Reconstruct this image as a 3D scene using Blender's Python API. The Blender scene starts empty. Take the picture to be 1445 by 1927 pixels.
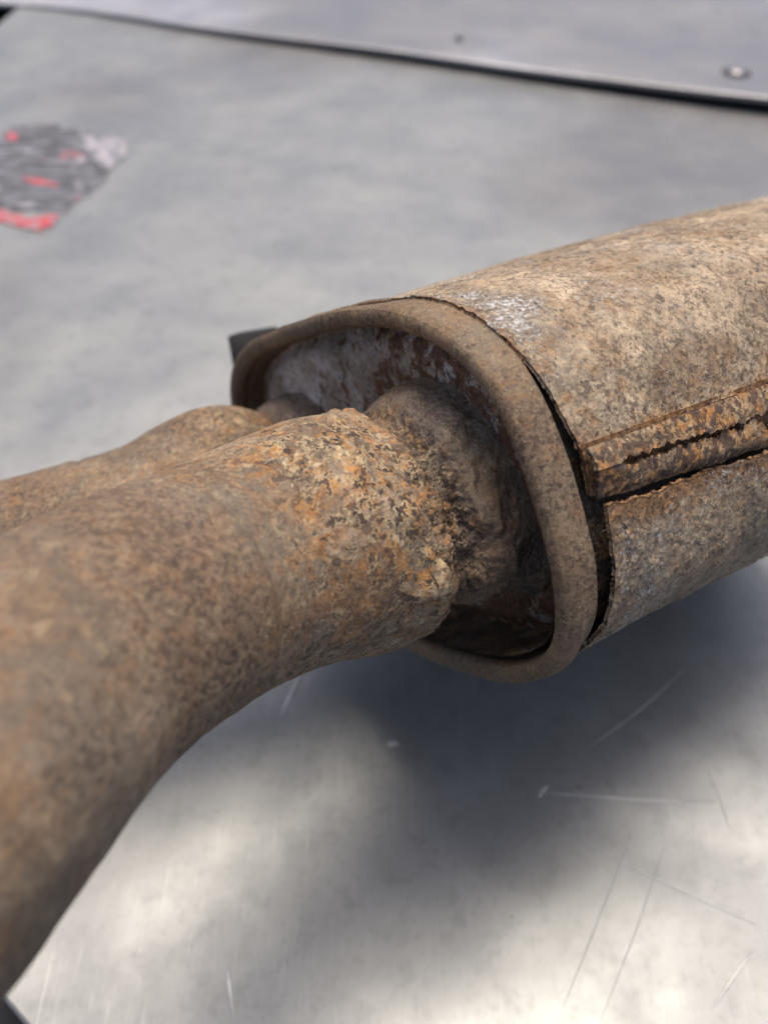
import bpy, math, random
import numpy as np
from mathutils import Vector, Matrix

# ------------------------------------------------------------ camera, world, sun
scene = bpy.context.scene
F, CX, CY = 1700.0, 722.5, 963.5            # focal length and centre in photo pixels
PITCH = math.radians(48)
CAM_H = 0.344
cam_d = bpy.data.cameras.new('camera')
cam = bpy.data.objects.new('camera', cam_d)
scene.collection.objects.link(cam)
cam.location = (0, 0, CAM_H)
cam.rotation_euler = (math.radians(90) - PITCH, 0, 0)
cam_d.sensor_fit = 'VERTICAL'
cam_d.sensor_height = 36.0
cam_d.lens = 36.0 * F / 1927.0
cam_d.clip_start = 0.01
cam_d.clip_end = 50
cam_d.dof.use_dof = True
cam_d.dof.focus_distance = 0.226
cam_d.dof.aperture_fstop = 9.5
scene.camera = cam

SUN_EL, SUN_AZ = math.radians(77), math.radians(12)   # azimuth from +Y towards +X
world = bpy.data.worlds.new('World'); scene.world = world
world.use_nodes = True
wn = world.node_tree
bg = wn.nodes['Background']
sky = wn.nodes.new('ShaderNodeTexSky')
sky.sky_type = 'NISHITA'; sky.sun_disc = False
sky.sun_elevation = SUN_EL; sky.sun_rotation = SUN_AZ
sky.air_density = 0.5; sky.dust_density = 4.0; sky.ozone_density = 0.5
wn.links.new(sky.outputs[0], bg.inputs[0])
bg.inputs[1].default_value = 0.15
sl = bpy.data.lights.new('sun', 'SUN'); sl.energy = 1.5; sl.angle = math.radians(28)
sl.color = (1.0, 0.90, 0.76)
sun = bpy.data.objects.new('sun', sl); scene.collection.objects.link(sun)
sdir = Vector((math.sin(SUN_AZ) * math.cos(SUN_EL), math.cos(SUN_AZ) * math.cos(SUN_EL), math.sin(SUN_EL)))
sun.rotation_euler = sdir.to_track_quat('Z', 'Y').to_euler()
scene.view_settings.view_transform = 'Standard'
scene.view_settings.look = 'None'
scene.view_settings.exposure = 0.72
scene.view_settings.gamma = 1.0

# ------------------------------------------------------------ helpers
SP, CP = math.sin(PITCH), math.cos(PITCH)
M = np.array([[1, 0, 0], [0, SP, -CP], [0, CP, SP]])      # camera axes -> world (columns right, up, back)
CAM = np.array([0, 0, CAM_H])
def w_of(c): return CAM + np.asarray(c, float) @ M.T
def ray(px, py): return M @ np.array([(px - CX) / F, -(py - CY) / F, -1.0])
def at_depth(px, py, d): return CAM + ray(px, py) * d
def on_z(px, py, z=0.0):
    r = ray(px, py); return CAM + r * ((z - CAM_H) / r[2])

rng = np.random.default_rng(7)
_perm = np.tile(rng.permutation(256), 3)
_grad = rng.normal(size=(256, 3)); _grad /= np.linalg.norm(_grad, axis=1)[:, None]
def noise(P):
    P = np.asarray(P, float); Pi = np.floor(P).astype(int); Pf = P - Pi; Pi &= 255
    u = Pf * Pf * Pf * (Pf * (Pf * 6 - 15) + 10)
    out = 0
    for i in (0, 1):
        for j in (0, 1):
            for k in (0, 1):
                h = _perm[_perm[_perm[Pi[..., 0] + i] + Pi[..., 1] + j] + Pi[..., 2] + k]
                g = _grad[h]
                d = g[..., 0] * (Pf[..., 0] - i) + g[..., 1] * (Pf[..., 1] - j) + g[..., 2] * (Pf[..., 2] - k)
                w = (u[..., 0] if i else 1 - u[..., 0]) * (u[..., 1] if j else 1 - u[..., 1]) * (u[..., 2] if k else 1 - u[..., 2])
                out = out + d * w
    return out
def fbm(P, f, o=4, g=0.5):
    s = 0; a = 1.0
    for k in range(o):
        s = s + a * noise(np.asarray(P) * f + 17.3 * k); f *= 2.03; a *= g
    return s
def sm(a, b, x):
    t = np.clip((np.asarray(x, float) - a) / (b - a), 0, 1); return t * t * (3 - 2 * t)

class Grid:
    pass
ORIGIN = np.zeros(3)
def make_obj(name, V, Fc, mat, parent=None, smooth=True, attrs=None):
    me = bpy.data.meshes.new(name)
    V = np.asarray(V, float).reshape(-1, 3) - ORIGIN
    Fc = np.asarray(Fc, int)
    me.vertices.add(len(V)); me.vertices.foreach_set('co', V.ravel())
    n = Fc.shape[1]
    me.loops.add(Fc.size); me.loops.foreach_set('vertex_index', Fc.ravel())
    me.polygons.add(len(Fc)); me.polygons.foreach_set('loop_start', np.arange(len(Fc)) * n)
    me.polygons.foreach_set('loop_total', np.full(len(Fc), n))
    me.update(calc_edges=True); me.validate()
    if smooth: me.polygons.foreach_set('use_smooth', np.ones(len(me.polygons), bool))
    for k, a in (attrs or {}).items():
        at = me.attributes.new(k, 'FLOAT', 'POINT'); at.data.foreach_set('value', np.asarray(a, np.float32).ravel())
    me.materials.append(mat)
    o = bpy.data.objects.new(name, me); scene.collection.objects.link(o)
    if parent is not None: o.parent = parent
    return o
def grid_faces(nu, nv, wrap_u=False, wrap_v=False, base=0, flip=False):
    iu = np.arange(nu if wrap_u else nu - 1); iv = np.arange(nv if wrap_v else nv - 1)
    a, b = np.meshgrid(iu, iv, indexing='ij'); a2 = (a + 1) % nu; b2 = (b + 1) % nv
    q = np.stack([a * nv + b, a2 * nv + b, a2 * nv + b2, a * nv + b2], -1).reshape(-1, 4) + base
    return q[:, ::-1] if flip else q
def normals(P, wrap_v=False):
    du = np.gradient(P, axis=0)
    if wrap_v: dv = np.roll(P, -1, 1) - np.roll(P, 1, 1)
    else: dv = np.gradient(P, axis=1)
    N = np.cross(du, dv); return N / (np.linalg.norm(N, axis=-1, keepdims=True) + 1e-12)
def sheet(name, P, thick, mat, parent=None, sign=1, attrs=None):
    """open grid surface P[nu,nv,3] given thickness: outer face, inner face and the cut edges"""
    nu, nv = P.shape[:2]; N = normals(P) * sign
    Q = P - N * thick
    V = np.concatenate([P.reshape(-1, 3), Q.reshape(-1, 3)]); n = nu * nv
    fs = [grid_faces(nu, nv, flip=sign < 0), grid_faces(nu, nv, base=n, flip=sign > 0)]
    idx = np.arange(n).reshape(nu, nv)
    loop = np.concatenate([idx[:-1, 0], idx[-1, :-1], idx[:0:-1, -1], idx[0, :0:-1]])
    l2 = np.roll(loop, -1)
    e = np.stack([loop, l2, l2 + n, loop + n], 1)
    fs.append(e if sign > 0 else e[:, ::-1])
    at = None
    if attrs: at = {k: np.concatenate([np.ravel(a), np.ravel(a)]) for k, a in attrs.items()}
    return make_obj(name, V, np.concatenate(fs), mat, parent, attrs=at)
def tag(o, label=None, cat=None, kind=None, group=None):
    if label: o['label'] = label
    if cat: o['category'] = cat
    if kind: o['kind'] = kind
    if group: o['group'] = group
    return o

# ------------------------------------------------------------ materials
class NT:
    def __init__(s, name):
        s.m = bpy.data.materials.new(name); s.m.use_nodes = True
        s.t = s.m.node_tree; s.b = s.t.nodes['Principled BSDF']; s.n = s.t.nodes; s.l = s.t.links
        s.tc = s.n.new('ShaderNodeTexCoord')
    def obj(s): return s.tc.outputs['Object']
    def sock(s, i, v):
        if hasattr(v, 'links') or isinstance(v, bpy.types.NodeSocket): s.l.new(v, i)
        else: i.default_value = v
    def mapping(s, scale=(1, 1, 1), rot=(0, 0, 0), loc=(0, 0, 0), vec=None):
        n = s.n.new('ShaderNodeMapping'); n.inputs['Scale'].default_value = scale
        n.inputs['Rotation'].default_value = rot; n.inputs['Location'].default_value = loc
        s.l.new(vec or s.obj(), n.inputs[0]); return n.outputs[0]
    def noise(s, scale, detail=6, rough=0.6, dist=0.0, vec=None, off=None):
        n = s.n.new('ShaderNodeTexNoise'); n.inputs['Scale'].default_value = scale
        n.inputs['Detail'].default_value = detail; n.inputs['Roughness'].default_value = rough
        n.inputs['Distortion'].default_value = dist
        if off is not None: vec = s.mapping(loc=off, vec=vec)
        s.l.new(vec or s.obj(), n.inputs['Vector']); return n.outputs['Fac']
    def vor(s, scale, feat='F1', rnd=1.0, vec=None, out='Distance'):
        n = s.n.new('ShaderNodeTexVoronoi'); n.feature = feat; n.inputs['Scale'].default_value = scale
        n.inputs['Randomness'].default_value = rnd
        s.l.new(vec or s.obj(), n.inputs['Vector']); return n.outputs[out]
    def ramp(s, x, a, b, lo=0.0, hi=1.0):
        n = s.n.new('ShaderNodeMapRange'); n.interpolation_type = 'SMOOTHSTEP'
        n.inputs['From Min'].default_value = a; n.inputs['From Max'].default_value = b
        n.inputs['To Min'].default_value = lo; n.inputs['To Max'].default_value = hi
        s.l.new(x, n.inputs['Value']); return n.outputs[0]
    def math(s, op, a, b=0.0, clamp=False):
        n = s.n.new('ShaderNodeMath'); n.operation = op; n.use_clamp = clamp
        s.sock(n.inputs[0], a); s.sock(n.inputs[1], b); return n.outputs[0]
    def mix(s, fac, a, b, mode='MIX'):
        n = s.n.new('ShaderNodeMix'); n.data_type = 'RGBA'; n.blend_type = mode
        s.sock(n.inputs['Factor'], fac)
        for i, v in ((6, a), (7, b)):
            if isinstance(v, tuple): v = (*v, 1.0) if len(v) == 3 else v
            s.sock(n.inputs[i], v)
        return n.outputs[2]
    def attr(s, name):
        n = s.n.new('ShaderNodeAttribute'); n.attribute_name = name; return n.outputs['Fac']
    def warp(s, amt, scale):
        n = s.n.new('ShaderNodeTexNoise'); n.inputs['Scale'].default_value = scale; n.inputs['Detail'].default_value = 3
        s.l.new(s.obj(), n.inputs['Vector'])
        v = s.n.new('ShaderNodeVectorMath'); v.operation = 'MULTIPLY_ADD'
        s.l.new(n.outputs['Color'], v.inputs[0]); v.inputs[1].default_value = (amt,) * 3
        s.l.new(s.obj(), v.inputs[2]); return v.outputs[0]
    def bump(s, h, strength=1.0, dist=0.001, normal=None):
        n = s.n.new('ShaderNodeBump'); n.inputs['Strength'].default_value = strength
        n.inputs['Distance'].default_value = dist; s.l.new(h, n.inputs['Height'])
        if normal is not None: s.l.new(normal, n.inputs['Normal'])
        return n.outputs[0]
    def setb(s, **k):
        for a, v in k.items():
            nm = {'col': 'Base Color', 'rough': 'Roughness', 'metal': 'Metallic', 'norm': 'Normal', 'spec': 'Specular IOR Level'}[a]
            if isinstance(v, tuple) and len(v) == 3: v = (*v, 1.0)
            s.sock(s.b.inputs[nm], v)

def rust_mat(name, base=(0.128, 0.084, 0.048), dust=(0.42, 0.315, 0.215), dark=(0.045, 0.032, 0.028),
             orange=(0.36, 0.135, 0.030), cream=(0.52, 0.40, 0.235), dust_t=(0.40, 0.62),
             pit_t=(0.56, 0.64), orange_t=(0.56, 0.66), cream_t=(0.60, 0.68), flake=0.0,
             bump=1.0, use_attr=True, redrust=0.0, pit_scale=520.0, grit=1.0, halo=1.0):
    s = NT(name)
    wv = s.warp(0.004, 90)
    big = s.noise(26, 5, 0.6, vec=wv)
    mid = s.noise(120, 8, 0.68, vec=wv)
    fine = s.noise(620, 8, 0.72, off=(3.1, 0.2, 1.7))
    grain = s.noise(1500, 5, 0.75)
    zone = s.attr('wear') if use_attr else s.ramp(s.noise(18, 3, off=(9, 2, 4)), 0.42, 0.62)
    # dust over brown scale
    dsum = s.math('ADD', s.math('MULTIPLY', big, 0.45), s.math('ADD', s.math('MULTIPLY', mid, 0.3), s.math('MULTIPLY', fine, 0.25)))
    fdust = s.ramp(dsum, dust_t[0], dust_t[1])
    c = s.mix(fdust, base, dust)
    # tone change of the base in broad patches: olive grey to reddish
    c = s.mix(s.ramp(s.noise(34, 4, off=(5, 5, 1)), 0.42, 0.60, 0, 0.62), c, (0.145, 0.122, 0.092))
    c = s.mix(s.ramp(s.noise(48, 5, off=(1, 7, 3)), 0.48, 0.62, 0, 0.50), c, (0.215, 0.128, 0.066))
    gz = s.ramp(s.math('ADD', s.attr('grit'), s.math('MULTIPLY', s.math('SUBTRACT', big, 0.5), 0.8)), 0.0, 1.0, 0.22, 1.0) if name == 'rusted_pipe' else s.math('ADD', 1.0, 0.0)
    if name in ('rusted_pipe', 'dusty_rim_steel'):
        tn = s.ramp(s.math('ADD', s.attr('tone'), s.math('MULTIPLY', s.math('SUBTRACT', mid, 0.5), 1.2)), 0.15, 0.75, 0, 0.8)
        bl = s.ramp(s.noise(40, 5, 0.6, vec=wv, off=(12, 3, 5)), 0.56, 0.70, 0, 0.8)
        c = s.mix(bl, c, (0.20, 0.105, 0.050))
        c = s.mix(tn, c, s.mix(s.ramp(fine, 0.42, 0.58), (0.085, 0.055, 0.036), (0.185, 0.130, 0.085)))
    # mottled fine grain
    c = s.mix(s.math('MULTIPLY', gz, s.ramp(grain, 0.52, 0.68, 0.0, 0.42 * grit)), c, (0.55, 0.42, 0.28))
    c = s.mix(s.math('MULTIPLY', s.math('MULTIPLY', gz, s.ramp(grain, 0.34, 0.46, 1.0, 0.0)), s.ramp(s.noise(70, 4, off=(4, 9, 2)), 0.42, 0.60, 0.10 * grit, 0.95 * grit)), c, (0.060, 0.036, 0.024))
    c = s.mix(s.math('MULTIPLY', gz, s.ramp(fine, 0.36, 0.48, 0.50, 0.0)), c, dark)
    # cream crust
    cr = s.noise(210, 7, 0.7, vec=wv, off=(2, 2, 8))
    fcr = s.math('MULTIPLY', s.ramp(cr, cream_t[0] - 0.03, cream_t[1] - 0.02), s.math('ADD', s.math('MULTIPLY', zone, 0.75), 0.22, True))
    fcr = s.math('MAXIMUM', fcr, s.math('MULTIPLY', s.ramp(zone, 0.75, 1.0), s.ramp(cr, 0.47, 0.60, 0, 0.65)))
    c = s.mix(fcr, c, cream)
    # orange rust
    orr = s.noise(175, 8, 0.72, vec=wv, off=(7, 1, 2))
    fo = s.math('MULTIPLY', s.ramp(orr, orange_t[0] - 0.03, orange_t[1] - 0.02), s.math('ADD', s.math('MULTIPLY', zone, 0.8), 0.12, True))
    c = s.mix(s.math('MULTIPLY', fo, 0.9), c, s.mix(s.ramp(fine, 0.4, 0.6), orange, (0.50, 0.25, 0.07)))
    # dark pits: scattered blisters of purple-brown scale
    pn = s.noise(pit_scale, 5, 0.6, vec=wv, off=(4, 4, 4))
    pm = s.noise(60, 3, off=(1, 1, 6))
    pits = s.ramp(s.math('ADD', pn, s.math('MULTIPLY', pm, 0.22)), pit_t[0] + 0.075, pit_t[1] + 0.075)
    v1 = s.vor(700, vec=s.warp(0.002, 500))
    pits2 = s.math('MULTIPLY', s.ramp(v1, 0.16, 0.30, 1, 0), s.ramp(s.noise(140, 3, off=(6, 3, 3)), 0.46, 0.58))
    pa = s.math('MAXIMUM', pits, s.math('MULTIPLY', pits2, 0.8))
    pa = s.math('MULTIPLY', pa, s.math('ADD', s.math('MULTIPLY', zone, 0.65), s.ramp(s.noise(22, 3, off=(3, 1, 9)), 0.45, 0.62, 0.12, 0.65), True))
    pq = s.math('ADD', s.noise(pit_scale * 0.62, 7, 0.66, vec=wv, off=(9, 4, 4)), s.math('MULTIPLY', s.math('SUBTRACT', pm, 0.5), 0.16))
    zz = s.math('ADD', s.math('MULTIPLY', zone, 0.85), s.ramp(s.noise(30, 3, off=(8, 1, 9)), 0.46, 0.60, 0.04, 0.40), True)
    hal = s.math('MULTIPLY', s.math('MULTIPLY', s.ramp(pq, 0.49, 0.535), s.ramp(pq, 0.565, 0.60, halo, 0)), zz)
    c = s.mix(s.math('MULTIPLY', hal, 0.75), c, s.mix(s.ramp(s.noise(150, 4, off=(6, 6, 9)), 0.46, 0.58), cream, (0.42, 0.205, 0.065)))
    dk = s.math('MULTIPLY', s.ramp(pq, 0.555, 0.60, 0, 0.4 + 0.6 * halo), s.math('ADD', s.math('MULTIPLY', zz, 0.8), 0.15, True))
    c = s.mix(dk, c, s.mix(s.ramp(fine, 0.42, 0.6), dark, (0.095, 0.060, 0.045)))
    c = s.mix(s.math('MULTIPLY', pa, 0.85), c, s.mix(s.ramp(fine, 0.45, 0.6), dark, (0.085, 0.050, 0.035)))
    if redrust > 0:
        rr = s.math('ADD', s.noise(150, 6, 0.62, off=(3, 8, 5)), s.math('MULTIPLY', s.math('SUBTRACT', zone, 0.5), 0.22))
        c = s.mix(s.math('MULTIPLY', s.ramp(rr, 0.46, 0.56), redrust), c, s.mix(s.ramp(fine, 0.42, 0.6), (0.065, 0.028, 0.016), (0.20, 0.085, 0.035)))
    rough = s.ramp(fine, 0.35, 0.65, 0.62, 0.88)
    metal = 0.0
    if flake > 0:
        eg = s.math('MULTIPLY', s.ramp(s.math('ADD', zone, s.math('MULTIPLY', s.math('SUBTRACT', mid, 0.5), 1.6)), 0.35, 0.85), 0.85)
        c = s.mix(eg, c, s.mix(s.ramp(fine, 0.40, 0.58), (0.11, 0.055, 0.028), (0.36, 0.19, 0.075)))
        fn = s.noise(950, 8, 0.8, vec=wv, off=(8, 8, 1))
        fm = s.noise(38, 4, 0.6, off=(2, 6, 6))
        fl = s.ramp(s.math('ADD', fn, s.math('MULTIPLY', fm, 0.65)), 0.900, 0.960)
        if use_attr: fl = s.math('MULTIPLY', fl, s.math('ADD', s.math('MULTIPLY', s.attr('flake'), 0.9), 0.12, True))
        c = s.mix(s.math('MULTIPLY', fl, 0.82), c, s.mix(s.ramp(fine, 0.42, 0.58), (0.34, 0.32, 0.28), (0.68, 0.67, 0.65)))
        rough = s.mix(fl, rough, (0.50, 0.50, 0.50))
        metal = s.math('MULTIPLY', fl, 0.12)
    s.setb(col=c, rough=rough, metal=metal, spec=0.35)
    h = s.math('ADD', s.math('MULTIPLY', fine, 0.36), s.math('MULTIPLY', mid, 0.16))
    h = s.math('ADD', h, s.math('MULTIPLY', pa, 0.10))
    h = s.math('ADD', h, s.math('MULTIPLY', hal, 0.16))
    h = s.math('SUBTRACT', h, s.math('MULTIPLY', dk, 0.06))
    h = s.math('ADD', h, s.math('MULTIPLY', fcr, 0.13))
    h = s.math('ADD', h, s.math('MULTIPLY', grain, 0.10))
    if flake > 0: h = s.math('SUBTRACT', h, s.math('MULTIPLY', fl, 0.10))
    s.setb(norm=s.bump(h, 1.0, 0.0011 * bump))
    return s.m

M_PIPE = rust_mat('rusted_pipe', bump=0.8, grit=0.85, dust_t=(0.43, 0.63), cream_t=(0.57, 0.65), orange_t=(0.54, 0.62))
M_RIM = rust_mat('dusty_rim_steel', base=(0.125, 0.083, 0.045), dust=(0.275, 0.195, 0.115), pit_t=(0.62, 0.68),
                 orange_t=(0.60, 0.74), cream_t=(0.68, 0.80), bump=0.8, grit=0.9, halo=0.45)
M_BODY = rust_mat('flaking_aluminised_body', base=(0.120, 0.092, 0.058), dust=(0.58, 0.455, 0.31), orange=(0.33, 0.17, 0.05),
                  cream=(0.58, 0.47, 0.32), pit_t=(0.57, 0.63), orange_t=(0.54, 0.64), cream_t=(0.52, 0.60), flake=1.0, bump=1.0, grit=1.25)
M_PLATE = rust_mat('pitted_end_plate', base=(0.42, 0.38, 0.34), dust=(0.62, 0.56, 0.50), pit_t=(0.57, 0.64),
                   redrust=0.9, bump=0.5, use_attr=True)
M_NECK = rust_mat('scaled_neck', base=(0.070, 0.053, 0.043), dust=(0.18, 0.142, 0.112), pit_t=(0.55, 0.62),
                  orange_t=(0.62, 0.72), bump=1.0, pit_scale=420)
M_SEAM = rust_mat('orange_rusted_seam', base=(0.115, 0.055, 0.024), dust=(0.50, 0.36, 0.21), orange=(0.33, 0.125, 0.03),
                  orange_t=(0.50, 0.60), cream_t=(0.58, 0.66), pit_t=(0.50, 0.56), bump=1.2, use_attr=True, pit_scale=430, halo=0.6)
M_CORE = rust_mat('near_black_core', base=(0.012, 0.010, 0.009), dust=(0.022, 0.017, 0.013), dark=(0.006, 0.005, 0.005),
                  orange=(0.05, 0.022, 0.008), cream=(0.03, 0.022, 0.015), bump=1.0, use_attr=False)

def table_mat(name, col=(0.262, 0.270, 0.266), r0=0.42, r1=0.54, tint=True):
    s = NT(name)
    big = s.noise(6, 4, 0.55); med = s.noise(24, 5, 0.6, 0.6); fin = s.noise(300, 6, 0.7)
    c = s.mix(s.ramp(med, 0.35, 0.65, 0, 0.45), col, tuple(x * 0.88 for x in col))
    c = s.mix(s.ramp(s.noise(3.5, 3, 0.5, off=(4, 4, 1)), 0.40, 0.60, 0, 0.8), c, (0.185, 0.183, 0.184))
    c = s.mix(s.ramp(fin, 0.50, 0.68, 0, 0.30), c, (0.16, 0.155, 0.15))
    c = s.mix(s.ramp(s.noise(90, 6, 0.65, off=(2, 9, 1)), 0.50, 0.66, 0, 0.35), c, tuple(x * 0.62 for x in col))
    # brushed streaks in a few directions
    st = None
    for k, (a, sc) in enumerate(((0.45, 60), (1.35, 80), (-0.65, 50), (0.95, 130), (-0.15, 110), (2.1, 140), (0.2, 160))):
        m = s.mapping(scale=(sc * 10, sc * 0.45, 1), rot=(0, 0, a), loc=(k * 3.1, k, 0))
        n = s.ramp(s.noise(1.0, 4, 0.6, vec=m), 0.57, 0.76)
        mk = s.ramp(s.noise(9, 2, off=(k * 5, 1, k)), 0.45, 0.62)
        n = s.math('MULTIPLY', n, mk); st = n if st is None else s.math('ADD', st, n)
    c = s.mix(s.math('MULTIPLY', st, 0.35, True), c, (0.40, 0.40, 0.39))
    dv = s.ramp(s.vor(55, vec=s.warp(0.004, 200)), 0.03, 0.075, 0.75, 0.0)
    c = s.mix(s.math('MULTIPLY', dv, s.ramp(s.noise(12, 2, off=(5, 2, 2)), 0.5, 0.6)), c, (0.10, 0.09, 0.08))
    rough = s.math('ADD', s.ramp(s.noise(13, 5, 0.6, off=(3, 3, 3)), 0.35, 0.65, r0, r1), s.math('MULTIPLY', st, -0.04))
    h = s.math('ADD', s.math('MULTIPLY', s.noise(9, 2, 0.4, off=(1, 8, 2)), 6.0), s.math('MULTIPLY', med, 0.09))
    h = s.math('ADD', h, s.math('MULTIPLY', st, 0.02))
    h = s.math('ADD', h, s.math('MULTIPLY', fin, 0.012))
    s.setb(col=c, rough=rough, metal=0.68, norm=s.bump(h, 1.0, 0.0012))
    return s.m
M_FLOOR = table_mat('galvanised_sheet')
M_PANEL = table_mat('light_galvanised_panel', (0.40, 0.40, 0.415), 0.40, 0.52)
def plain(name, col, rough=0.6, metal=0.0, var=0.25, sc=80):
    s = NT(name)
    n = s.noise(sc, 5, 0.6)
    s.setb(col=s.mix(s.ramp(n, 0.35, 0.65), col, tuple(x * (1 - var) for x in col)), rough=rough, metal=metal,
           norm=s.bump(n, 0.5, 0.0005))
    return s.m
M_BLACK = plain('black_painted_steel', (0.006, 0.006, 0.007), 0.75)
M_GROUND = plain('dark_ground', (0.02, 0.02, 0.021), 0.8)
M_BOLT = plain('dull_bolt_steel', (0.34, 0.33, 0.33), 0.42, 0.8)
M_BOLT_D = plain('dark_washer', (0.06, 0.055, 0.055), 0.6, 0.4)
M_SCR = plain('bright_scratch_metal', (0.46, 0.455, 0.44), 0.38, 0.45)
M_LINT = plain('grey_lint', (0.22, 0.19, 0.15), 0.9)

# ------------------------------------------------------------ muffler frames (camera space fit -> world)
d_c = np.array([0.834003, 0.37968729, -0.40034554])
l_c = np.array([0.4591775, -0.07530042, 0.88514737])
n_c = np.array([-0.30593302, 0.92204523, 0.23714464])
C0_c = np.array([-0.00920515, 0.00734721, -0.29062338])
dW, lW, nW = M @ d_c, M @ l_c, M @ n_c
C0 = w_of(C0_c)
A_, B_, N_ = 0.1017, 0.0577, 2.9466
vb = np.array([(3200 - CX) / F, -(0 - CY) / F, -1.0]); vb /= np.linalg.norm(vb)
bW = M @ vb                                              # run of the body behind the rim
def section(th, off=0.0, k=1.0):
    """outline of the oval; th in turns. returns (x along l, y along n)"""
    t = 2 * np.pi * np.asarray(th, float); c, s_ = np.cos(t), np.sin(t)
    x = np.sign(c) * np.abs(c) ** (2 / N_) * A_; y = np.sign(s_) * np.abs(s_) ** (2 / N_) * B_
    # outward normal of the superellipse
    nx = np.sign(x) * np.abs(x / A_) ** (N_ - 1) / A_; ny = np.sign(y) * np.abs(y / B_) ** (N_ - 1) / B_
    q = np.hypot(nx, ny) + 1e-12
    return x * k + off * nx / q, y * k + off * ny / q
def arc_param(n, t0=0.0, t1=1.0):
    """n values of th, evenly spaced along the outline between t0 and t1"""
    tt = np.linspace(t0, t1, 6001); x, y = section(tt)
    L = np.concatenate([[0], np.cumsum(np.hypot(np.diff(x), np.diff(y)))])
    return np.interp(np.linspace(0, L[-1], n), L, tt)
def top_mask(th):
    x, y = section(th); return sm(0.45, 0.95, y / B_) * sm(0.070, 0.015, x)
def rim_pt(th, off, s):
    y_ = section(th)[1]; off = off + 0.0032 * sm(0.35, 0.9, -y_ / B_) * np.where(np.asarray(off) < -0.005, 1.0, sm(0.008, 0.004, s))
    off = off - np.where(np.asarray(off) > -0.002, 0.0030, 0.0) * top_mask(th) * sm(0.0, 0.0092, s)
    x, y = section(th, off)
    return C0 + np.multiply.outer(x, lW) + np.multiply.outer(y, nW) + np.multiply.outer(np.broadcast_to(s, np.shape(x)), dW)
SC = 0.5
def body_pt(th, off, s, k0=0.0):
    """point on the body outline th, s metres behind the rim"""
    th, off, s = np.broadcast_arrays(th, off, s)
    x, y = section(th, off, 1 + SC * np.minimum(s, 0.12) * 0.9)
    base = 0.0118
    return C0 + x[..., None] * lW + y[..., None] * nW + base * dW + s[..., None] * bW
def px_of(P):
    c = (np.asarray(P) - CAM) @ M
    return np.stack([CX + F * c[..., 0] / -c[..., 2], CY - F * c[..., 1] / -c[..., 2]], -1)
_TT = None
def find(px, py, near=(0.75, 1.25)):
    """th, s of the body surface seen at a photo pixel"""
    global _TT
    if _TT is None:
        th = arc_param(500, *near); s = np.linspace(-0.01, 0.26, 271)
        T, S = np.meshgrid(th, s, indexing='ij'); P = body_pt(T, 0.0, S)
        _TT = (T, S, px_of(P), np.linalg.norm(P - CAM, axis=-1))
    T, S, Q, R = _TT
    e = (Q[..., 0] - px) ** 2 + (Q[..., 1] - py) ** 2 + (R - R.min()) * 30
    i = np.unravel_index(e.argmin(), e.shape); return T[i], S[i]

root = bpy.data.objects.new('exhaust_muffler', None); scene.collection.objects.link(root)
ORIGIN = np.array([C0[0], C0[1], 0.0]); root.location = ORIGIN
tag(root, 'rusty oval exhaust muffler with split seam and two bent pipes on the metal sheet', 'exhaust muffler')

# ---- rim: flat band, crease and rolled lip swept round the oval
def rim():
    prof = []
    for s_ in np.linspace(0.0092, 0.0036, 16): prof.append((-0.0012, s_))
    cr, cs, rr = -0.0043, 0.0026, 0.0037
    for a in np.linspace(math.radians(65), math.radians(-100), 34):
        prof.append((cr + rr * math.cos(a) * 1.0 if True else 0, 0))
    prof = prof[:16]
    for a in np.linspace(52, 215, 40):          # angle: 0 = outward, 90 = forward (towards -d)
        r = math.radians(a); prof.append((cr + rr * math.cos(r), cs - rr * math.sin(r)))
    for s_ in np.linspace(0.0060, 0.0225, 16): prof.append((-0.0080 - 0.0010 * min(1, (s_ - 0.006) / 0.009), s_))
    prof.append((-0.0084, 0.0232))
    for s_ in np.linspace(0.0225, 0.0100, 8): prof.append((-0.0078, s_))
    prof += [(-0.0060, 0.0096), (-0.0040, 0.0093), (-0.0027, 0.0092), (-0.0020, 0.0093)]
    prof = np.array(prof)
    nt = 900; th = arc_param(nt + 1)[:-1]
    P = np.stack([rim_pt(th, o, s_) for o, s_ in prof], 1)          # [nt, np, 3]
    N = normals(P, True)
    ctr = C0 + 0 * P
    lo_ = fbm(P, 38, 2) * 0.0007
    rd = P - C0; rd = rd - (rd @ dW)[..., None] * dW; rd /= np.linalg.norm(rd, axis=-1)[..., None]
    P = P + rd * lo_[..., None]
    m = -0.0002 + 0 * fbm(P, 55, 1) * 0.0006 + fbm(P, 380, 4, 0.55) * 0.00010
    # shallow flats and dents hammered into the roll
    sgn = np.sign(((P[:, :10] - C0) * N[:, :10]).sum(-1).mean())
    P = P + N * (sgn * m)[..., None]
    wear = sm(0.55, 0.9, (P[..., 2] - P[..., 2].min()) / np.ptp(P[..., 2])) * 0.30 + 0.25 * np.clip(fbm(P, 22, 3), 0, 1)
    return make_obj('rim', P, grid_faces(nt, len(prof), True, True), M_RIM, root, attrs={'wear': np.clip(wear + 0.7 * (np.arange(P.shape[1]) > 46)[None, :] * sm(0.0, -0.03, (P - C0) @ nW), 0, 1), 'flake': 0 * wear, 'tone': np.clip(0.42 + 1.5 * fbm(P + 2, 24, 3) + 0.35 * sm(0.0, -0.09, (P - C0) @ lW), 0, 1)})  # extra orange rust on the inner bottom wall paints in the light falling there
rim()

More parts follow.
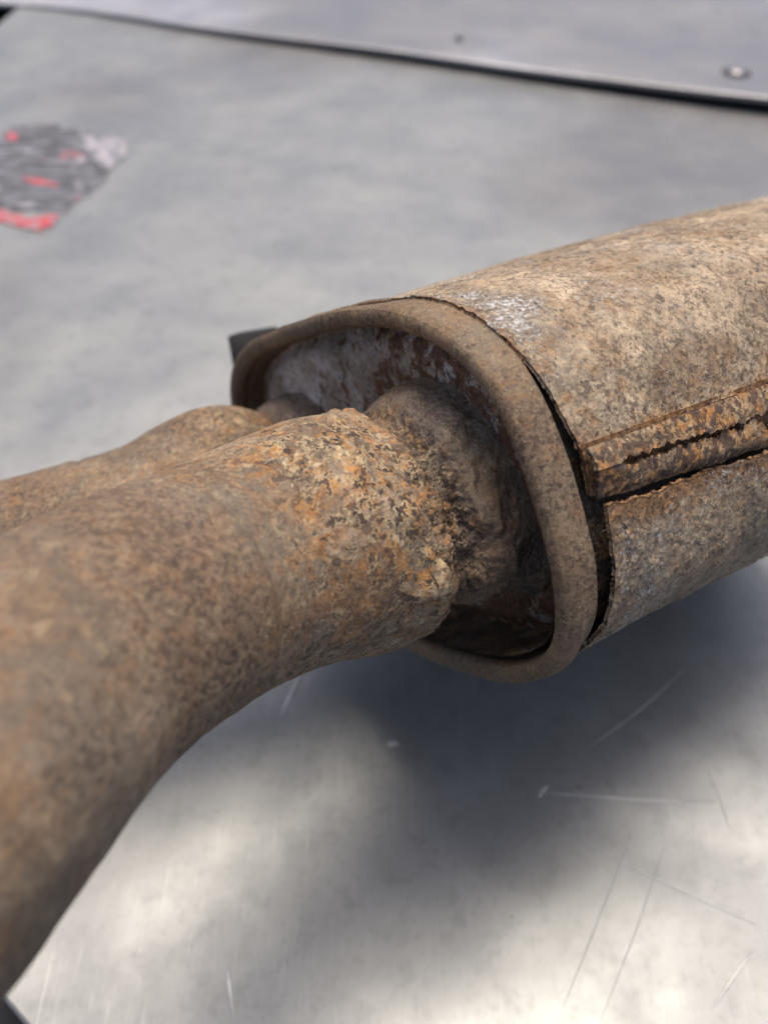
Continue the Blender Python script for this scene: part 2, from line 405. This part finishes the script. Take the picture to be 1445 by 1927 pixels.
# ---- end plate, dished, set back inside the rim
def plate():
    nt, nr = 500, 120; th = arc_param(nt + 1)[:-1]
    r = np.linspace(1, 0.0, nr)
    y0 = section(th)[1]; x, y = section(th, -0.0082 + 0.0032 * sm(0.35, 0.9, -y0 / B_))
    R = r[None, :]
    X = x[:, None] * R; Y = y[:, None] * R
    dish = 0.0120 - 0.0035 * sm(1.0, 0.86, R) * 1.0 + 0.003 * sm(0.9, 0.2, R)
    dish = dish + 0.0085 * sm(0.010, -0.045, Y)
    P = C0 + X[..., None] * lW + Y[..., None] * nW + np.broadcast_to(dish, X.shape)[..., None] * dW
    P = P - dW * (fbm(P, 60, 4) * 0.0012 + fbm(P, 300, 4, .6) * 0.0006)[..., None]
    Q = px_of(P); w = sm(250, 60, np.hypot(Q[..., 0] - 850, Q[..., 1] - 1190)) * 0.6 + 0.75 * sm(560, 820, Q[..., 0]) * sm(0, 1, 0.7 + fbm(P, 30, 2))  # rust rises rightward; low warm patch is rust plus painted light on the recess
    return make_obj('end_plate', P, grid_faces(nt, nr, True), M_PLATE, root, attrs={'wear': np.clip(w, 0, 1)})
plate()

# ---- dark inner can seen through the gap and the split seam
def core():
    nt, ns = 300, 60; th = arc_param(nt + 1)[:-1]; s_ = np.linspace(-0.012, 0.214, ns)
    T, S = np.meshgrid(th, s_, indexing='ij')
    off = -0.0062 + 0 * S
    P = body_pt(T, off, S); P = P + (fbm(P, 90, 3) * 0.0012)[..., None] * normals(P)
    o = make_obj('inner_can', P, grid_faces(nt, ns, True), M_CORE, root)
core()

# ---- body shell, open along the seam
BODY_LEN = 0.215
th_up, _ = find(1100, 842)                 # where the upper sheet meets the seam strip
th_lo, _ = find(1150, 942)                 # top edge of the lower sheet
_a, _ = find(1445, 722); _b, _ = find(1445, 850)
tu = lambda s_: np.interp(s_, [0, 0.15], [th_up, _a])
def edge_jag(s_, f1, amp, seed):
    q = np.stack([s_ * f1, 0 * s_ + seed, 0 * s_], -1); return fbm(q, 1, 5, 0.6) * amp
s_a = find(1445, 722)[1]; s_b = find(1445, 850)[1]
def up_edge(s_): return th_up + (_a - th_up) * s_ / max(s_a, .01)
def lo_edge(s_): return th_lo + (_b - th_lo) * s_ / max(s_b, .01)
def build_shell():
    ns, nt = 520, 1300
    S0 = np.linspace(0.0, 1.0, ns) ** 1.15 * BODY_LEN
    up = np.array([up_edge(v) for v in S0]); lo = np.array([lo_edge(v) for v in S0])
    jag = edge_jag(S0, 90, 0.0016, 3.3) + edge_jag(S0, 600, 0.0006, 8.1)
    lo = lo + jag
    # outline order: th measured so that increasing th goes over the top (l -> n). upper sheet starts at up and runs to lo+1
    ref = arc_param(nt, up[0], lo[0] + 1.0); g = (ref - ref[0]) / (ref[-1] - ref[0])
    T = up[:, None] + g[None, :] * (lo + 1.0 - up)[:, None]
    S = np.repeat(S0[:, None], nt, 1)
    return T, S
T, S = build_shell()
T = T
# front edge gap as a function of where on the outline
th_pts = []
for (x, y), gap in (((984, 690), 0.0002), ((1060, 790), 0.0016), ((1100, 860), 0.0030), ((1140, 960), 0.0042), ((1145, 1060), 0.0046), ((1138, 1150), 0.0040), ((1100, 1225), 0.0032), ((1072, 1248), 0.0024)):
    t_, _ = find(x, y); th_pts.append((t_, gap))
th_pts.sort()
tp = np.array([a for a, b in th_pts]); gp = np.array([b for a, b in th_pts])
def gap_of(T):
    Tm = (T - 0.5) % 1.0 + 0.5
    return np.interp(Tm, np.concatenate([[tp[0] - 0.1], tp, [tp[-1] + 0.03]]), np.concatenate([[0.001], gp, [-0.0008]]))
ST = gap_of(T) - 0.0022 + 0.0004 * fbm(np.stack([T * 160, 0 * T, 0 * T + 2], -1), 1, 4)
Sx = ST + S * (1 - ST / BODY_LEN)
P = body_pt(T, -0.0006 - 0.0044 * np.exp(-np.maximum(Sx, 0) / 0.06) * top_mask(T), Sx)
N = normals(P)
cen = C0 + (S[..., None] + 0.02) * bW
sg = np.sign(((P - cen) * N).sum(-1).mean()); N = N * sg
# lower sheet is lifted a little along its torn top edge; everything undulates
dist_lo = (T[:, -1:] - T); lift = 0.0022 * np.exp(-dist_lo / 0.012)
disp = fbm(P, 28, 3) * 0.0014 * sm(0, 0.03, Sx) + fbm(P, 240, 5, 0.55) * 0.00030 + lift
# crust ridges (blistered coating)
disp += 0.00030 * sm(0.12, 0.30, fbm(P + 5, 300, 4, 0.6))
P = P + N * disp[..., None]
topness = sm(0.0, 0.03, ((P - C0) @ nW) - 0.02)
near_lo = np.exp(-dist_lo / 0.02); near_up = np.exp(-(T - T[:, :1]) / 0.02); near_fr = np.exp(-Sx / 0.010)
wear = np.clip(0.95 * near_lo ** 2.2 + 0.45 * near_up ** 2 + 0.35 * near_fr ** 2 + 0.45 * np.clip(fbm(P, 25, 3), 0, 1), 0, 1)
flk = np.clip(0.30 + 0.7 * np.exp(-Sx / 0.03) + 0.5 * np.exp(-dist_lo / 0.06) + 0.5 * fbm(P, 20, 2), 0, 1)
sheet('shell', P, 0.0012, M_BODY, root, sign=sg, attrs={'wear': wear, 'flake': flk})

# ---- seam: folded strip, torn open along its middle
def seam_piece(name, f0, f1, jag0, jag1, raise0, raise1, s0, s1, mat, curl=0.0, thick=0.0011):
    ns, nt = 520, 46
    S0 = np.linspace(s0, s1, ns)
    up = up_edge(S0); lo = lo_edge(S0)
    a = up + (lo - up) * f0 + jag0(S0); b = up + (lo - up) * f1 + jag1(S0)
    g = np.linspace(0, 1, nt)
    T = a[:, None] + (b - a)[:, None] * g
    S = np.repeat(S0[:, None], nt, 1)
    off = raise0 + (raise1 - raise0) * g + curl * np.sin(np.pi * g)
    P = body_pt(T, np.broadcast_to(off, T.shape), S)
    N = normals(P); c_ = C0 + (S[..., None] + 0.02) * bW
    sg = np.sign(((P - c_) * N).sum(-1).mean()); N = N * sg
    P = P + N * (fbm(P, 90, 3) * 0.0005 + fbm(P, 600, 4, .6) * 0.00022)[..., None]
    w = np.full(T.shape, 0.9)
    return sheet(name, P, thick, mat, root, sign=sg, attrs={'wear': w, 'flake': 0 * w})
z0 = lambda s_: 0 * s_
J1 = lambda s_: (edge_jag(s_, 130, 0.0040, 1.2) + edge_jag(s_, 600, 0.0022, 5.5))
SDIR = np.sign(th_lo - th_up)
def slit(s_, side):
    o = sm(0.006, 0.012, s_) * (0.0003 + 0.0014 * np.clip(edge_jag(s_, 90, 1.0, 4.4) + 0.30, 0, 1) + 0.0010 * sm(0.03, 0.09, s_))
    return side * o * SDIR + J1(s_ + side) * 0.5 * sm(0.006, 0.012, s_)
seam_piece('seam_strip', -0.02, 0.52, z0, lambda s_: slit(s_, -1), 0.0018, 0.0032, 0.0008, 0.215, M_SEAM, 0.0002)
seam_piece('seam_fold', 0.50, 0.90, lambda s_: slit(s_, 1), lambda s_: J1(s_) * 0.12, 0.0024, -0.0004, 0.0012, 0.215, M_SEAM, 0.0012)
seam_piece('seam_bed', -0.10, 0.86, z0, z0, -0.0002, -0.0022, 0.0010, 0.215, M_BODY, 0.0, 0.0010)

# ------------------------------------------------------------ pipes
def catmull(P, n):
    P = np.asarray(P, float); P = np.vstack([2 * P[0] - P[1], P, 2 * P[-1] - P[-2]])
    out = []
    for i in range(1, len(P) - 2):
        t = np.linspace(0, 1, 60, endpoint=False)[:, None]
        a, b, c, d = P[i - 1], P[i], P[i + 1], P[i + 2]
        out.append(0.5 * ((2 * b) + (-a + c) * t + (2 * a - 5 * b + 4 * c - d) * t ** 2 + (-a + 3 * b - 3 * c + d) * t ** 3))
    out.append(P[-2][None]); out = np.concatenate(out)
    for _ in range(30): out[1:-1] = 0.5 * out[1:-1] + 0.25 * (out[:-2] + out[2:])
    L = np.concatenate([[0], np.cumsum(np.linalg.norm(np.diff(out, axis=0), axis=1))])
    q = np.linspace(0, L[-1], n)
    return np.stack([np.interp(q, L, out[:, k]) for k in range(3)], 1), q
def tube(name, ctr, q, rad, nt, mat, parent, disp=None, attrs=None, inner=0.0022, lumps=(), axial=None):
    Tn = np.gradient(ctr, axis=0); Tn /= np.linalg.norm(Tn, axis=1)[:, None]
    ref = nW - (nW @ Tn[0]) * Tn[0]; ref /= np.linalg.norm(ref)
    U = []
    for t in Tn:
        ref = ref - (ref @ t) * t; ref /= np.linalg.norm(ref); U.append(ref.copy())
    U = np.array(U); W = np.cross(Tn, U)
    a = np.linspace(0, 2 * np.pi, nt, endpoint=False)
    dirs = np.cos(a)[None, :, None] * U[:, None] + np.sin(a)[None, :, None] * W[:, None]
    P0 = ctr[:, None] + dirs * rad[:, None, None]
    dd = disp(P0, q[:, None] + 0 * a, a[None] + 0 * q[:, None]) if disp else 0
    P = P0 + dirs * np.asarray(dd)[..., None]
    if axial: P = P + Tn[:, None] * axial(a[None] + 0 * q[:, None], q[:, None] + 0 * a)[..., None]
    for lx_, ly_, lr, lh in lumps:
        e = ((px_of(P) - (lx_, ly_)) ** 2).sum(-1) + 3e4 * np.linalg.norm(P - CAM, axis=-1)
        c0 = P.reshape(-1, 3)[e.argmin()]
        r2 = ((P - c0) ** 2).sum(-1) * (1 + 0.8 * noise(P * 160))
        P = P + dirs * (lh * np.exp(-(r2 / lr ** 2) ** 1.9))[..., None]
    ns = len(ctr)
    Pin = ctr[:, None] + dirs * (rad[:, None, None] - inner)
    V = np.concatenate([P.reshape(-1, 3), Pin.reshape(-1, 3)]); n = ns * nt
    f = [grid_faces(ns, nt, False, True), grid_faces(ns, nt, False, True, base=n, flip=True)]
    i = np.arange(nt); j = (i + 1) % nt
    f.append(np.stack([i, j, j + n, i + n], 1)); b = (ns - 1) * nt
    f.append(np.stack([b + j, b + i, b + i + n, b + j + n], 1))
    at = attrs(P, q[:, None] + 0 * a, a[None] + 0 * q[:, None]) if attrs else None
    if at: at = {k: np.concatenate([v.ravel(), v.ravel()]) for k, v in at.items()}
    return make_obj(name, V, np.concatenate(f), mat, parent, attrs=at)

def socket_and_pipe(lx, stations, r_prof, front=True):
    c = C0 + lx * lW
    # --- socket: stub rising from the end plate
    s_ = np.linspace(0.0150, -0.0205, 190)
    ctr = c + s_[:, None] * dW
    rad = np.interp(-s_, [-0.015, -0.012, -0.008, -0.002, 0.003, 0.0058, 0.0085, 0.0185],
                    [0.0345, 0.0322, 0.0315, 0.0312, 0.0306, 0.0290, 0.0258, 0.0252])
    rad = np.convolve(np.pad(rad, 3, 'edge'), np.ones(7) / 7, 'valid')
    def dsp(P, q, a):
        base = fbm(P, 110, 4) * 0.0014 + fbm(P, 420, 4, .6) * 0.0005
        lumps = np.maximum(0, noise(np.stack([np.cos(a) * 2.2, np.sin(a) * 2.2, q * 110 + lx * 90], -1))) * 0.0040 * sm(0.028, 0.010, q)
        crust = sm(0.020, 0.023, q) * (np.abs(fbm(P, 330, 4, .6)) * 0.0020 + fbm(P, 120, 2) * 0.0012)
        return base + lumps + crust
    def at(P, q, a):
        w = sm(0.019, 0.023, q) * 0.6
        return {'wear': w, 'flake': 0 * w}
    so = tube('pipe_socket', ctr, s_[0] - s_, rad, 420, M_NECK, root, dsp, at, lumps=[(893, 968, .0056, .0034), (862, 905, .0040, .0016), (930, 1055, .0072, .0036), (880, 1085, .0050, .0026), (872, 1020, .003, .0016), (905, 880, .0055, .0014), (840, 830, .005, .0010), (760, 760, .005, .0012)] if front else ())
    # --- pipe with its flared end
    start = c - 0.0165 * dW
    st = [start, c - 0.026 * dW] + [at_depth(*p) for p in stations]
    ctr, q0 = catmull(st, 1600); q = q0[-1] * np.linspace(0, 1, 760) ** 1.9
    ctr = np.stack([np.interp(q, q0, ctr[:, k]) for k in range(3)], 1)
    qq = np.linspace(0, q0[-1], 3000); rs = np.interp(qq, *zip(*r_prof)); kk = int(0.008 / (qq[1] - qq[0]))
    rs = np.convolve(np.pad(rs, kk, 'edge'), np.ones(2 * kk + 1) / (2 * kk + 1), 'valid')
    rad = np.interp(q, qq, rs) - 0.0026 * np.exp(-(q / 0.0009) ** 1.3) + 0.0006 * np.exp(-((q - 0.0028) / 0.0018) ** 2)
    AX = lambda a, q_: np.exp(-(q_ / 0.006)) * (0.0036 * noise(np.stack([np.cos(a) * 2.8, np.sin(a) * 2.8, 0 * a + 9 + lx * 30], -1)) + 0.0009 * noise(np.stack([np.cos(a) * 9, np.sin(a) * 9, 0 * a + lx * 30], -1)))
    def dp(P, q, a):
        e = sm(0.012, 0.0, q)
        out = fbm(P, 40, 3) * 0.0007 + fbm(P, 260, 5, .55) * 0.00014
        out += sm(0.010, 0.0, q) * (np.abs(noise(np.stack([np.cos(a) * 3.0, np.sin(a) * 3.0, q * 60 + lx * 40], -1))) * 0.0022 - 0.0004 + fbm(P, 300, 4, .6) * 0.0004)
        out += -0.0005 * np.exp(-((q - 0.062) / 0.0014) ** 2) + 0.0003 * np.exp(-((q - 0.066) / 0.002) ** 2)
        return out
    def ap(P, q, a):
        w = (1.0 if front else 0.45) * np.clip(sm(0.075, 0.02, q) * (0.55 + 1.3 * fbm(P, 30, 3)) + 0.85 * sm(0.008, 0.0, q), 0, 1)
        tone = np.clip(np.exp(-((q - 0.080) / 0.016) ** 2) * 0.75 + 0.45 * sm(0.12, 0.2, q) * (0 if front else 1) + 0.5 * fbm(P, 16, 3), 0, 1)
        return {'wear': w, 'flake': 0 * w, 'tone': tone, 'grit': np.clip(sm(0.13, 0.05, q), 0, 1)}
    pi = tube('pipe', ctr, q, rad, 640, M_PIPE, root, dp, ap, axial=AX, lumps=[(818, 1040, .0032, .0014), (832, 1098, .0060, .0036), (782, 975, .0050, .0010), (650, 772, .006, .0012), (735, 820, .004, .0007), (800, 920, .003, .0010)] if front else ())
    # --- weld bead: irregular run of lumps closing the sleeve onto the socket
    nb, nr = 700, 26
    a = np.linspace(0, 2 * np.pi, nb, endpoint=False)
    U = nW - (nW @ dW) * dW; U /= np.linalg.norm(U); W = np.cross(-dW, U)
    wob = 0.0022 * noise(np.stack([np.cos(a) * 1.5, np.sin(a) * 1.5, 0 * a + 5 + lx * 50], -1))
    rb = 0.0015 * (1 + 0.40 * np.abs(np.sin(a * 8.5 + 2 * noise(np.stack([np.cos(a) * 2, np.sin(a) * 2, 0 * a + 3], -1))))) * (1 + 0.6 * noise(np.stack([np.cos(a) * 3.0, np.sin(a) * 3.0, 0 * a + lx * 30], -1)) * 2)
    b = np.linspace(0, 2 * np.pi, nr, endpoint=False)
    dirs = np.cos(a)[:, None] * U + np.sin(a)[:, None] * W
    R0 = 0.0298
    P = (c + (-0.0166 + wob)[:, None] * dW)[:, None] + dirs[:, None] * (R0 + (rb[:, None] * np.cos(b))[..., None]) + ((rb[:, None] * 1.25 * np.sin(b))[..., None]) * dW
    Nn = normals(P, True); cc = (c + (-0.0166 + wob)[:, None] * dW)[:, None] + dirs[:, None] * R0
    sg = np.sign(((P - cc) * Nn).sum(-1).mean())
    P = P + Nn * sg * (fbm(P, 230, 4, .6) * 0.0012)[..., None]
    w = np.full(P.shape[:2], 0.6)
    make_obj('weld_bead', P, grid_faces(nb, nr, True, True, flip=sg < 0), M_PIPE, pi, attrs={'wear': w, 'flake': 0 * w, 'tone': w, 'grit': w + 0.4})
    return pi
RP = ([0, 0.0316], [0.004, 0.0322], [0.010, 0.0322], [0.020, 0.0314], [0.030, 0.0300], [0.042, 0.0288], [0.055, 0.0282], [0.075, 0.0278], [0.40, 0.0278])
socket_and_pipe(0.048, [(585, 1020, .228), (432, 1082, .214), (165, 1225, .180), (-66, 1460, .156), (-265, 1680, .1390), (-600, 2060, .122)], RP)
socket_and_pipe(-0.048, [(415, 925, .318), (300, 978, .314), (150, 1024, .311), (-60, 1080, .310), (-300, 1150, .310), (-600, 1190, .314)],
                ([0, 0.0302], [0.010, 0.0306], [0.022, 0.0298], [0.034, 0.0286], [0.05, 0.0278], [0.40, 0.0278]), front=False)

# ---- black bracket tab behind the far end of the rim
def box_pts(c, ax, ay, az):
    return np.array([c + sx * ax + sy * ay + sz * az for sx in (-1, 1) for sy in (-1, 1) for sz in (-1, 1)])
BOXF = [(0, 1, 3, 2), (4, 6, 7, 5), (0, 4, 5, 1), (2, 3, 7, 6), (0, 2, 6, 4), (1, 5, 7, 3)]
def bracket():
    d0 = 0.40
    pts = [at_depth(438, 628, d0), at_depth(512, 616, d0), at_depth(522, 680, d0), at_depth(449, 690, d0)]
    vw = dW * 0.003
    V = np.array([p + e for e in (-vw, vw) for p in pts])
    f = [(0, 1, 2, 3), (7, 6, 5, 4), (0, 4, 5, 1), (1, 5, 6, 2), (2, 6, 7, 3), (3, 7, 4, 0)]
    o = make_obj('bracket', V, f, M_BLACK, root, smooth=False)
    b = o.modifiers.new('bevel', 'BEVEL'); b.width = 0.0008; b.segments = 2
bracket()

# ------------------------------------------------------------ setting
ORIGIN = np.zeros(3)
def poly_sheet(name, pts, z, thick, mat, parent=None, bevel=0.0, smooth=False):
    n = len(pts)
    V = [(p[0], p[1], z) for p in pts] + [(p[0], p[1], z - thick) for p in pts]
    me = bpy.data.meshes.new(name)
    me.from_pydata(V, [], [list(range(n)), list(range(2 * n - 1, n - 1, -1))] + [[i, i + n, (i + 1) % n + n, (i + 1) % n] for i in range(n)])
    me.validate(); me.update(); me.materials.append(mat)
    import bmesh
    bm = bmesh.new(); bm.from_mesh(me); bmesh.ops.recalc_face_normals(bm, faces=bm.faces); bm.to_mesh(me); bm.free()
    o = bpy.data.objects.new(name, me); scene.collection.objects.link(o)
    if parent: o.parent = parent
    if bevel:
        b = o.modifiers.new('bevel', 'BEVEL'); b.width = bevel; b.segments = 5
        for p in me.polygons: p.use_smooth = True
        b.harden_normals = True
    return o
g = lambda x, y, z=0.0: on_z(x, y, z)[:2]
def ext(a, b, k):        # point beyond b on the line a->b
    a, b = np.array(a), np.array(b); return b + (b - a) * k
# cut corners of the sheet at the left of the picture
tl0, tl1 = g(0, 42), g(48, 0); bl0, bl1 = g(0, 1876), g(48, 1932)
tla = ext(tl0, tl1, 12); tlb = ext(tl1, tl0, 1.5); bla = ext(bl1, bl0, 1.5); blb = ext(bl0, bl1, 14)
floor = poly_sheet('floor', [blb, (2.2, blb[1]), (2.2, 3.2), (tla[0] + 0.3, 3.2), tla, tlb, bla], 0.0, 0.004, M_FLOOR, bevel=0.0025)
tag(floor, kind='structure')
ground = poly_sheet('ground', [(-6, -6), (6, -6), (6, 8), (-6, 8)], -0.05, 0.02, M_GROUND)
tag(ground, kind='structure')

# far panel: a second sheet lapped over the floor, its near edge rolled down over a dark gap
def far_panel():
    edge_px = [(-700, -20), (-300, -6), (-60, 2), (130, 14), (350, 46), (500, 66), (720, 92), (1000, 130), (1300, 168), (1445, 184), (1800, 226), (2600, 320)]
    Zp = 0.014
    zz = np.interp([p[0] for p in edge_px], [-60, 400, 1445], [0.003, 0.007, 0.014])
    E = np.array([on_z(x, y, z_) for (x, y), z_ in zip(edge_px, zz)])
    ctr, q = catmull(E, 400)
    fw = np.array([0.0, 1.0])
    prof = []
    R = 0.003
    for a in np.linspace(-60, 90, 22):
        r = math.radians(a); prof.append((R - R * math.cos(r), -R + R * math.sin(r)))
    for y in (0.02, 0.035, 0.06, 0.1, 0.2, 0.5, 1.2): prof.append((y, 0.0006 * math.sin(y * 60)))
    prof = np.array(prof)
    P = ctr[:, None, :] + np.stack([0 * prof[:, 0], prof[:, 0], prof[:, 1]], -1)[None]
    o = sheet('metal_panel', P, 0.002, M_PANEL, None, sign=np.sign(normals(P)[..., 2].mean()))
    tag(o, 'pale galvanised metal panel with a rolled edge along the far side of the sheet', 'metal panel')
    return o, Zp
panel, Zp = far_panel()
def disc(name, c, r, h, mat, parent, n=40, dome=0.0, hole=0.0):
    rr = [(hole, h * (0.3 if hole else 1) + dome)] if not hole else [(hole, -h * 0.2), (hole, h)]
    rr += [(r * 0.55, h + dome * 0.6), (r * 0.88, h), (r, h * 0.6), (r, -0.003)] if not hole else [(r * 0.9, h), (r, h * 0.5), (r, -0.003)]
    a = np.linspace(0, 2 * np.pi, n, endpoint=False)
    P = np.array([[(c[0] + q * math.cos(t), c[1] + q * math.sin(t), c[2] + z) for t in a] for q, z in rr])
    return make_obj(name, P, grid_faces(len(rr), n, False, True, flip=True), mat, parent)
bc = on_z(1385, 138, Zp)
disc('washer', bc, 0.0125, 0.0012, M_BOLT_D, panel, hole=0.006)
disc('bolt', bc, 0.0078, 0.0030, M_BOLT, panel, dome=0.001)
for x, y, r in ((864, 66, 0.0035), (1350, 18, 0.004), (1418, 62, 0.004)):
    disc('rivet', on_z(x, y, Zp), r, 0.0006, M_PANEL, panel, n=16)

# peeling sticker
def sticker():
    s = NT('worn_black_print')
    m = s.mapping(scale=(45, 170, 1), rot=(0, 0, -0.12))
    n1 = s.noise(1.0, 6, 0.7, vec=m); n2 = s.noise(45, 5, 0.6)
    c = s.mix(s.ramp(n1, 0.46, 0.62), (0.055, 0.055, 0.060), (0.19, 0.19, 0.21))
    c = s.mix(s.ramp(n2, 0.58, 0.70), c, (0.30, 0.29, 0.31))
    c = s.mix(s.ramp(s.noise(30, 3, off=(2, 2, 2)), 0.62, 0.70, 0, 0.5), c, (0.35, 0.12, 0.13))
    s.setb(col=c, rough=0.55)
    red = NT('faded_red_print')
    red.setb(col=red.mix(red.ramp(red.noise(120, 5), 0.40, 0.62), (0.42, 0.055, 0.07), (0.28, 0.19, 0.20)), rough=0.5)
    wh = NT('silvery_peeled_foil')
    wh.setb(col=wh.mix(wh.ramp(wh.noise(110, 5), 0.4, 0.6), (0.16, 0.16, 0.18), (0.36, 0.33, 0.34)), rough=0.4)
    out = [(25, 240), (95, 236), (165, 250), (222, 268), (212, 310), (190, 350), (150, 378), (116, 404), (0, 392), (-90, 372), (-60, 300)]
    rg = random.Random(3)
    def rough_poly(pts, amp):
        res = []
        for i in range(len(pts)):
            a, b = pts[i], pts[(i + 1) % len(pts)]
            for k in range(6):
                t = k / 6; res.append((a[0] + (b[0] - a[0]) * t + rg.uniform(-amp, amp), a[1] + (b[1] - a[1]) * t + rg.uniform(-amp, amp)))
        return [g(*p) for p in res]
    o = poly_sheet('sticker', rough_poly(out, 4), 0.0006, 0.0004, s.m)
    tag(o, 'worn black sticker with a red edge stuck on the metal sheet', 'sticker')
    poly_sheet('foil_corner', rough_poly([(150, 258), (243, 264), (236, 296), (205, 322), (175, 300)], 3), 0.0010, 0.0004, wh.m, o)
    poly_sheet('red_edge', rough_poly([(-90, 374), (0, 396), (60, 412), (112, 404), (100, 430), (68, 436), (0, 420), (-90, 398)], 3), 0.0011, 0.0005, red.m, o)
    poly_sheet('red_mark', rough_poly([(16, 248), (36, 254), (32, 268), (14, 264)], 2), 0.0010, 0.0004, red.m, o)
    poly_sheet('red_mark', rough_poly([(42, 336), (80, 339), (112, 349), (108, 354), (60, 345)], 2), 0.0010, 0.0004, red.m, o)
sticker()

# scratches gouged in the sheet: thin bright burrs
def scratch(pts, w):
    P = np.array([on_z(x, y, 0.0) for x, y in pts]); c, q = catmull(P, 60)
    t = np.gradient(c, axis=0); t /= np.linalg.norm(t, axis=1)[:, None]
    sd = np.stack([-t[:, 1], t[:, 0], 0 * t[:, 0]], 1)
    u = np.linspace(0, 1, 60); wd = w * np.sin(np.pi * np.clip(u, 0.02, 0.98)) ** 0.6 * (1 + 0.4 * noise(np.stack([u * 9, u * 0 + q[-1] * 99, u * 0], -1)))
    off = np.array([-1, -0.45, 0, 0.45, 1]); hz = np.array([0.00003, 0.00016, 0.00022, 0.00016, 0.00003])
    G = c[:, None] + sd[:, None] * (wd[:, None] * off)[..., None] + np.array([0, 0, 1.0]) * hz[None, :, None]
    sg = normals(G)[..., 2].mean()
    make_obj('scratch', G, grid_faces(60, 5, flip=sg < 0), M_SCR, floor)
for pts, w in ((((1018, 1492), (1120, 1498), (1230, 1506), (1345, 1508)), 0.0005), (((1012, 1500), (1022, 1484), (1032, 1480)), 0.0012),
               (((1338, 1900), (1372, 1850), (1416, 1788)), 0.0006), (((428, 1818), (434, 1870), (441, 1918)), 0.0008),
               (((528, 1348), (552, 1300), (572, 1256)), 0.0010), (((1330, 1448), (1352, 1500), (1372, 1560)), 0.0003),
               (((1090, 1420), (1210, 1330), (1300, 1245)), 0.00025),
               (((1055, 1905), (1130, 1720), (1180, 1590)), 0.00022), (((1128, 1925), (1200, 1740), (1248, 1596)), 0.00022),
               (((1060, 1556), (1200, 1640), (1420, 1740)), 0.00025), 
               (((730, 1404), (740, 1398), (752, 1402)), 0.0014)):
    scratch(pts, w)

# a wisp of lint caught on the underside of the front pipe and web fibres in the torn seam
def fibre(name, pts, r, parent, org):
    c, q = catmull(pts, 40)
    t = np.gradient(c, axis=0); t /= np.linalg.norm(t, axis=1)[:, None] + 1e-12
    a = np.cross(t, [0.3, 0.2, 0.9]); a /= np.linalg.norm(a, axis=1)[:, None] + 1e-12; b = np.cross(t, a)
    c = c + 0.0004 * np.stack([noise(np.stack([q * 300, q * 0 + k, q * 0], -1)) for k in (1.5, 4.2, 7.7)], -1)
    G = np.stack([c + r * (math.cos(x) * a + math.sin(x) * b) for x in np.linspace(0, 2 * math.pi, 5)[:-1]], 1) - org
    return make_obj(name, G, grid_faces(40, 4, False, True), M_LINT, parent)
P0 = lambda x, y, d: at_depth(x, y, d)
OR = np.array(root.location)
fibre('lint', [P0(395, 1372, .205), P0(402, 1366, .204), P0(408, 1362, .205), P0(411, 1355, .204), P0(404, 1360, .204), P0(390, 1371, .205), P0(384, 1380, .206)], 0.00010, root, OR)
fibre('lint', [P0(385, 1381, .206), P0(392, 1377, .205), P0(400, 1370, .204), P0(409, 1358, .204)], 0.00007, root, OR)
Ba = lambda x, y, h: (lambda t: body_pt(t[0], h, t[1]))(find(x, y))
fibre('web_fibre', [Ba(1378, 815, .0046), Ba(1400, 820, .0052), Ba(1425, 833, .0050), Ba(1446, 846, .0042)], 0.00006, root, OR)
fibre('web_fibre', [Ba(1346, 842, .003), Ba(1370, 836, .004), Ba(1400, 829, .004), Ba(1440, 822, .003)], 0.00005, root, OR)
fibre('web_fibre', [Ba(1130, 968, .001), Ba(1140, 958, .002), Ba(1152, 950, .0035)], 0.00005, root, OR)
fibre('web_fibre', [Ba(1128, 1000, .001), Ba(1134, 990, .002), Ba(1150, 985, .003)], 0.00005, root, OR)
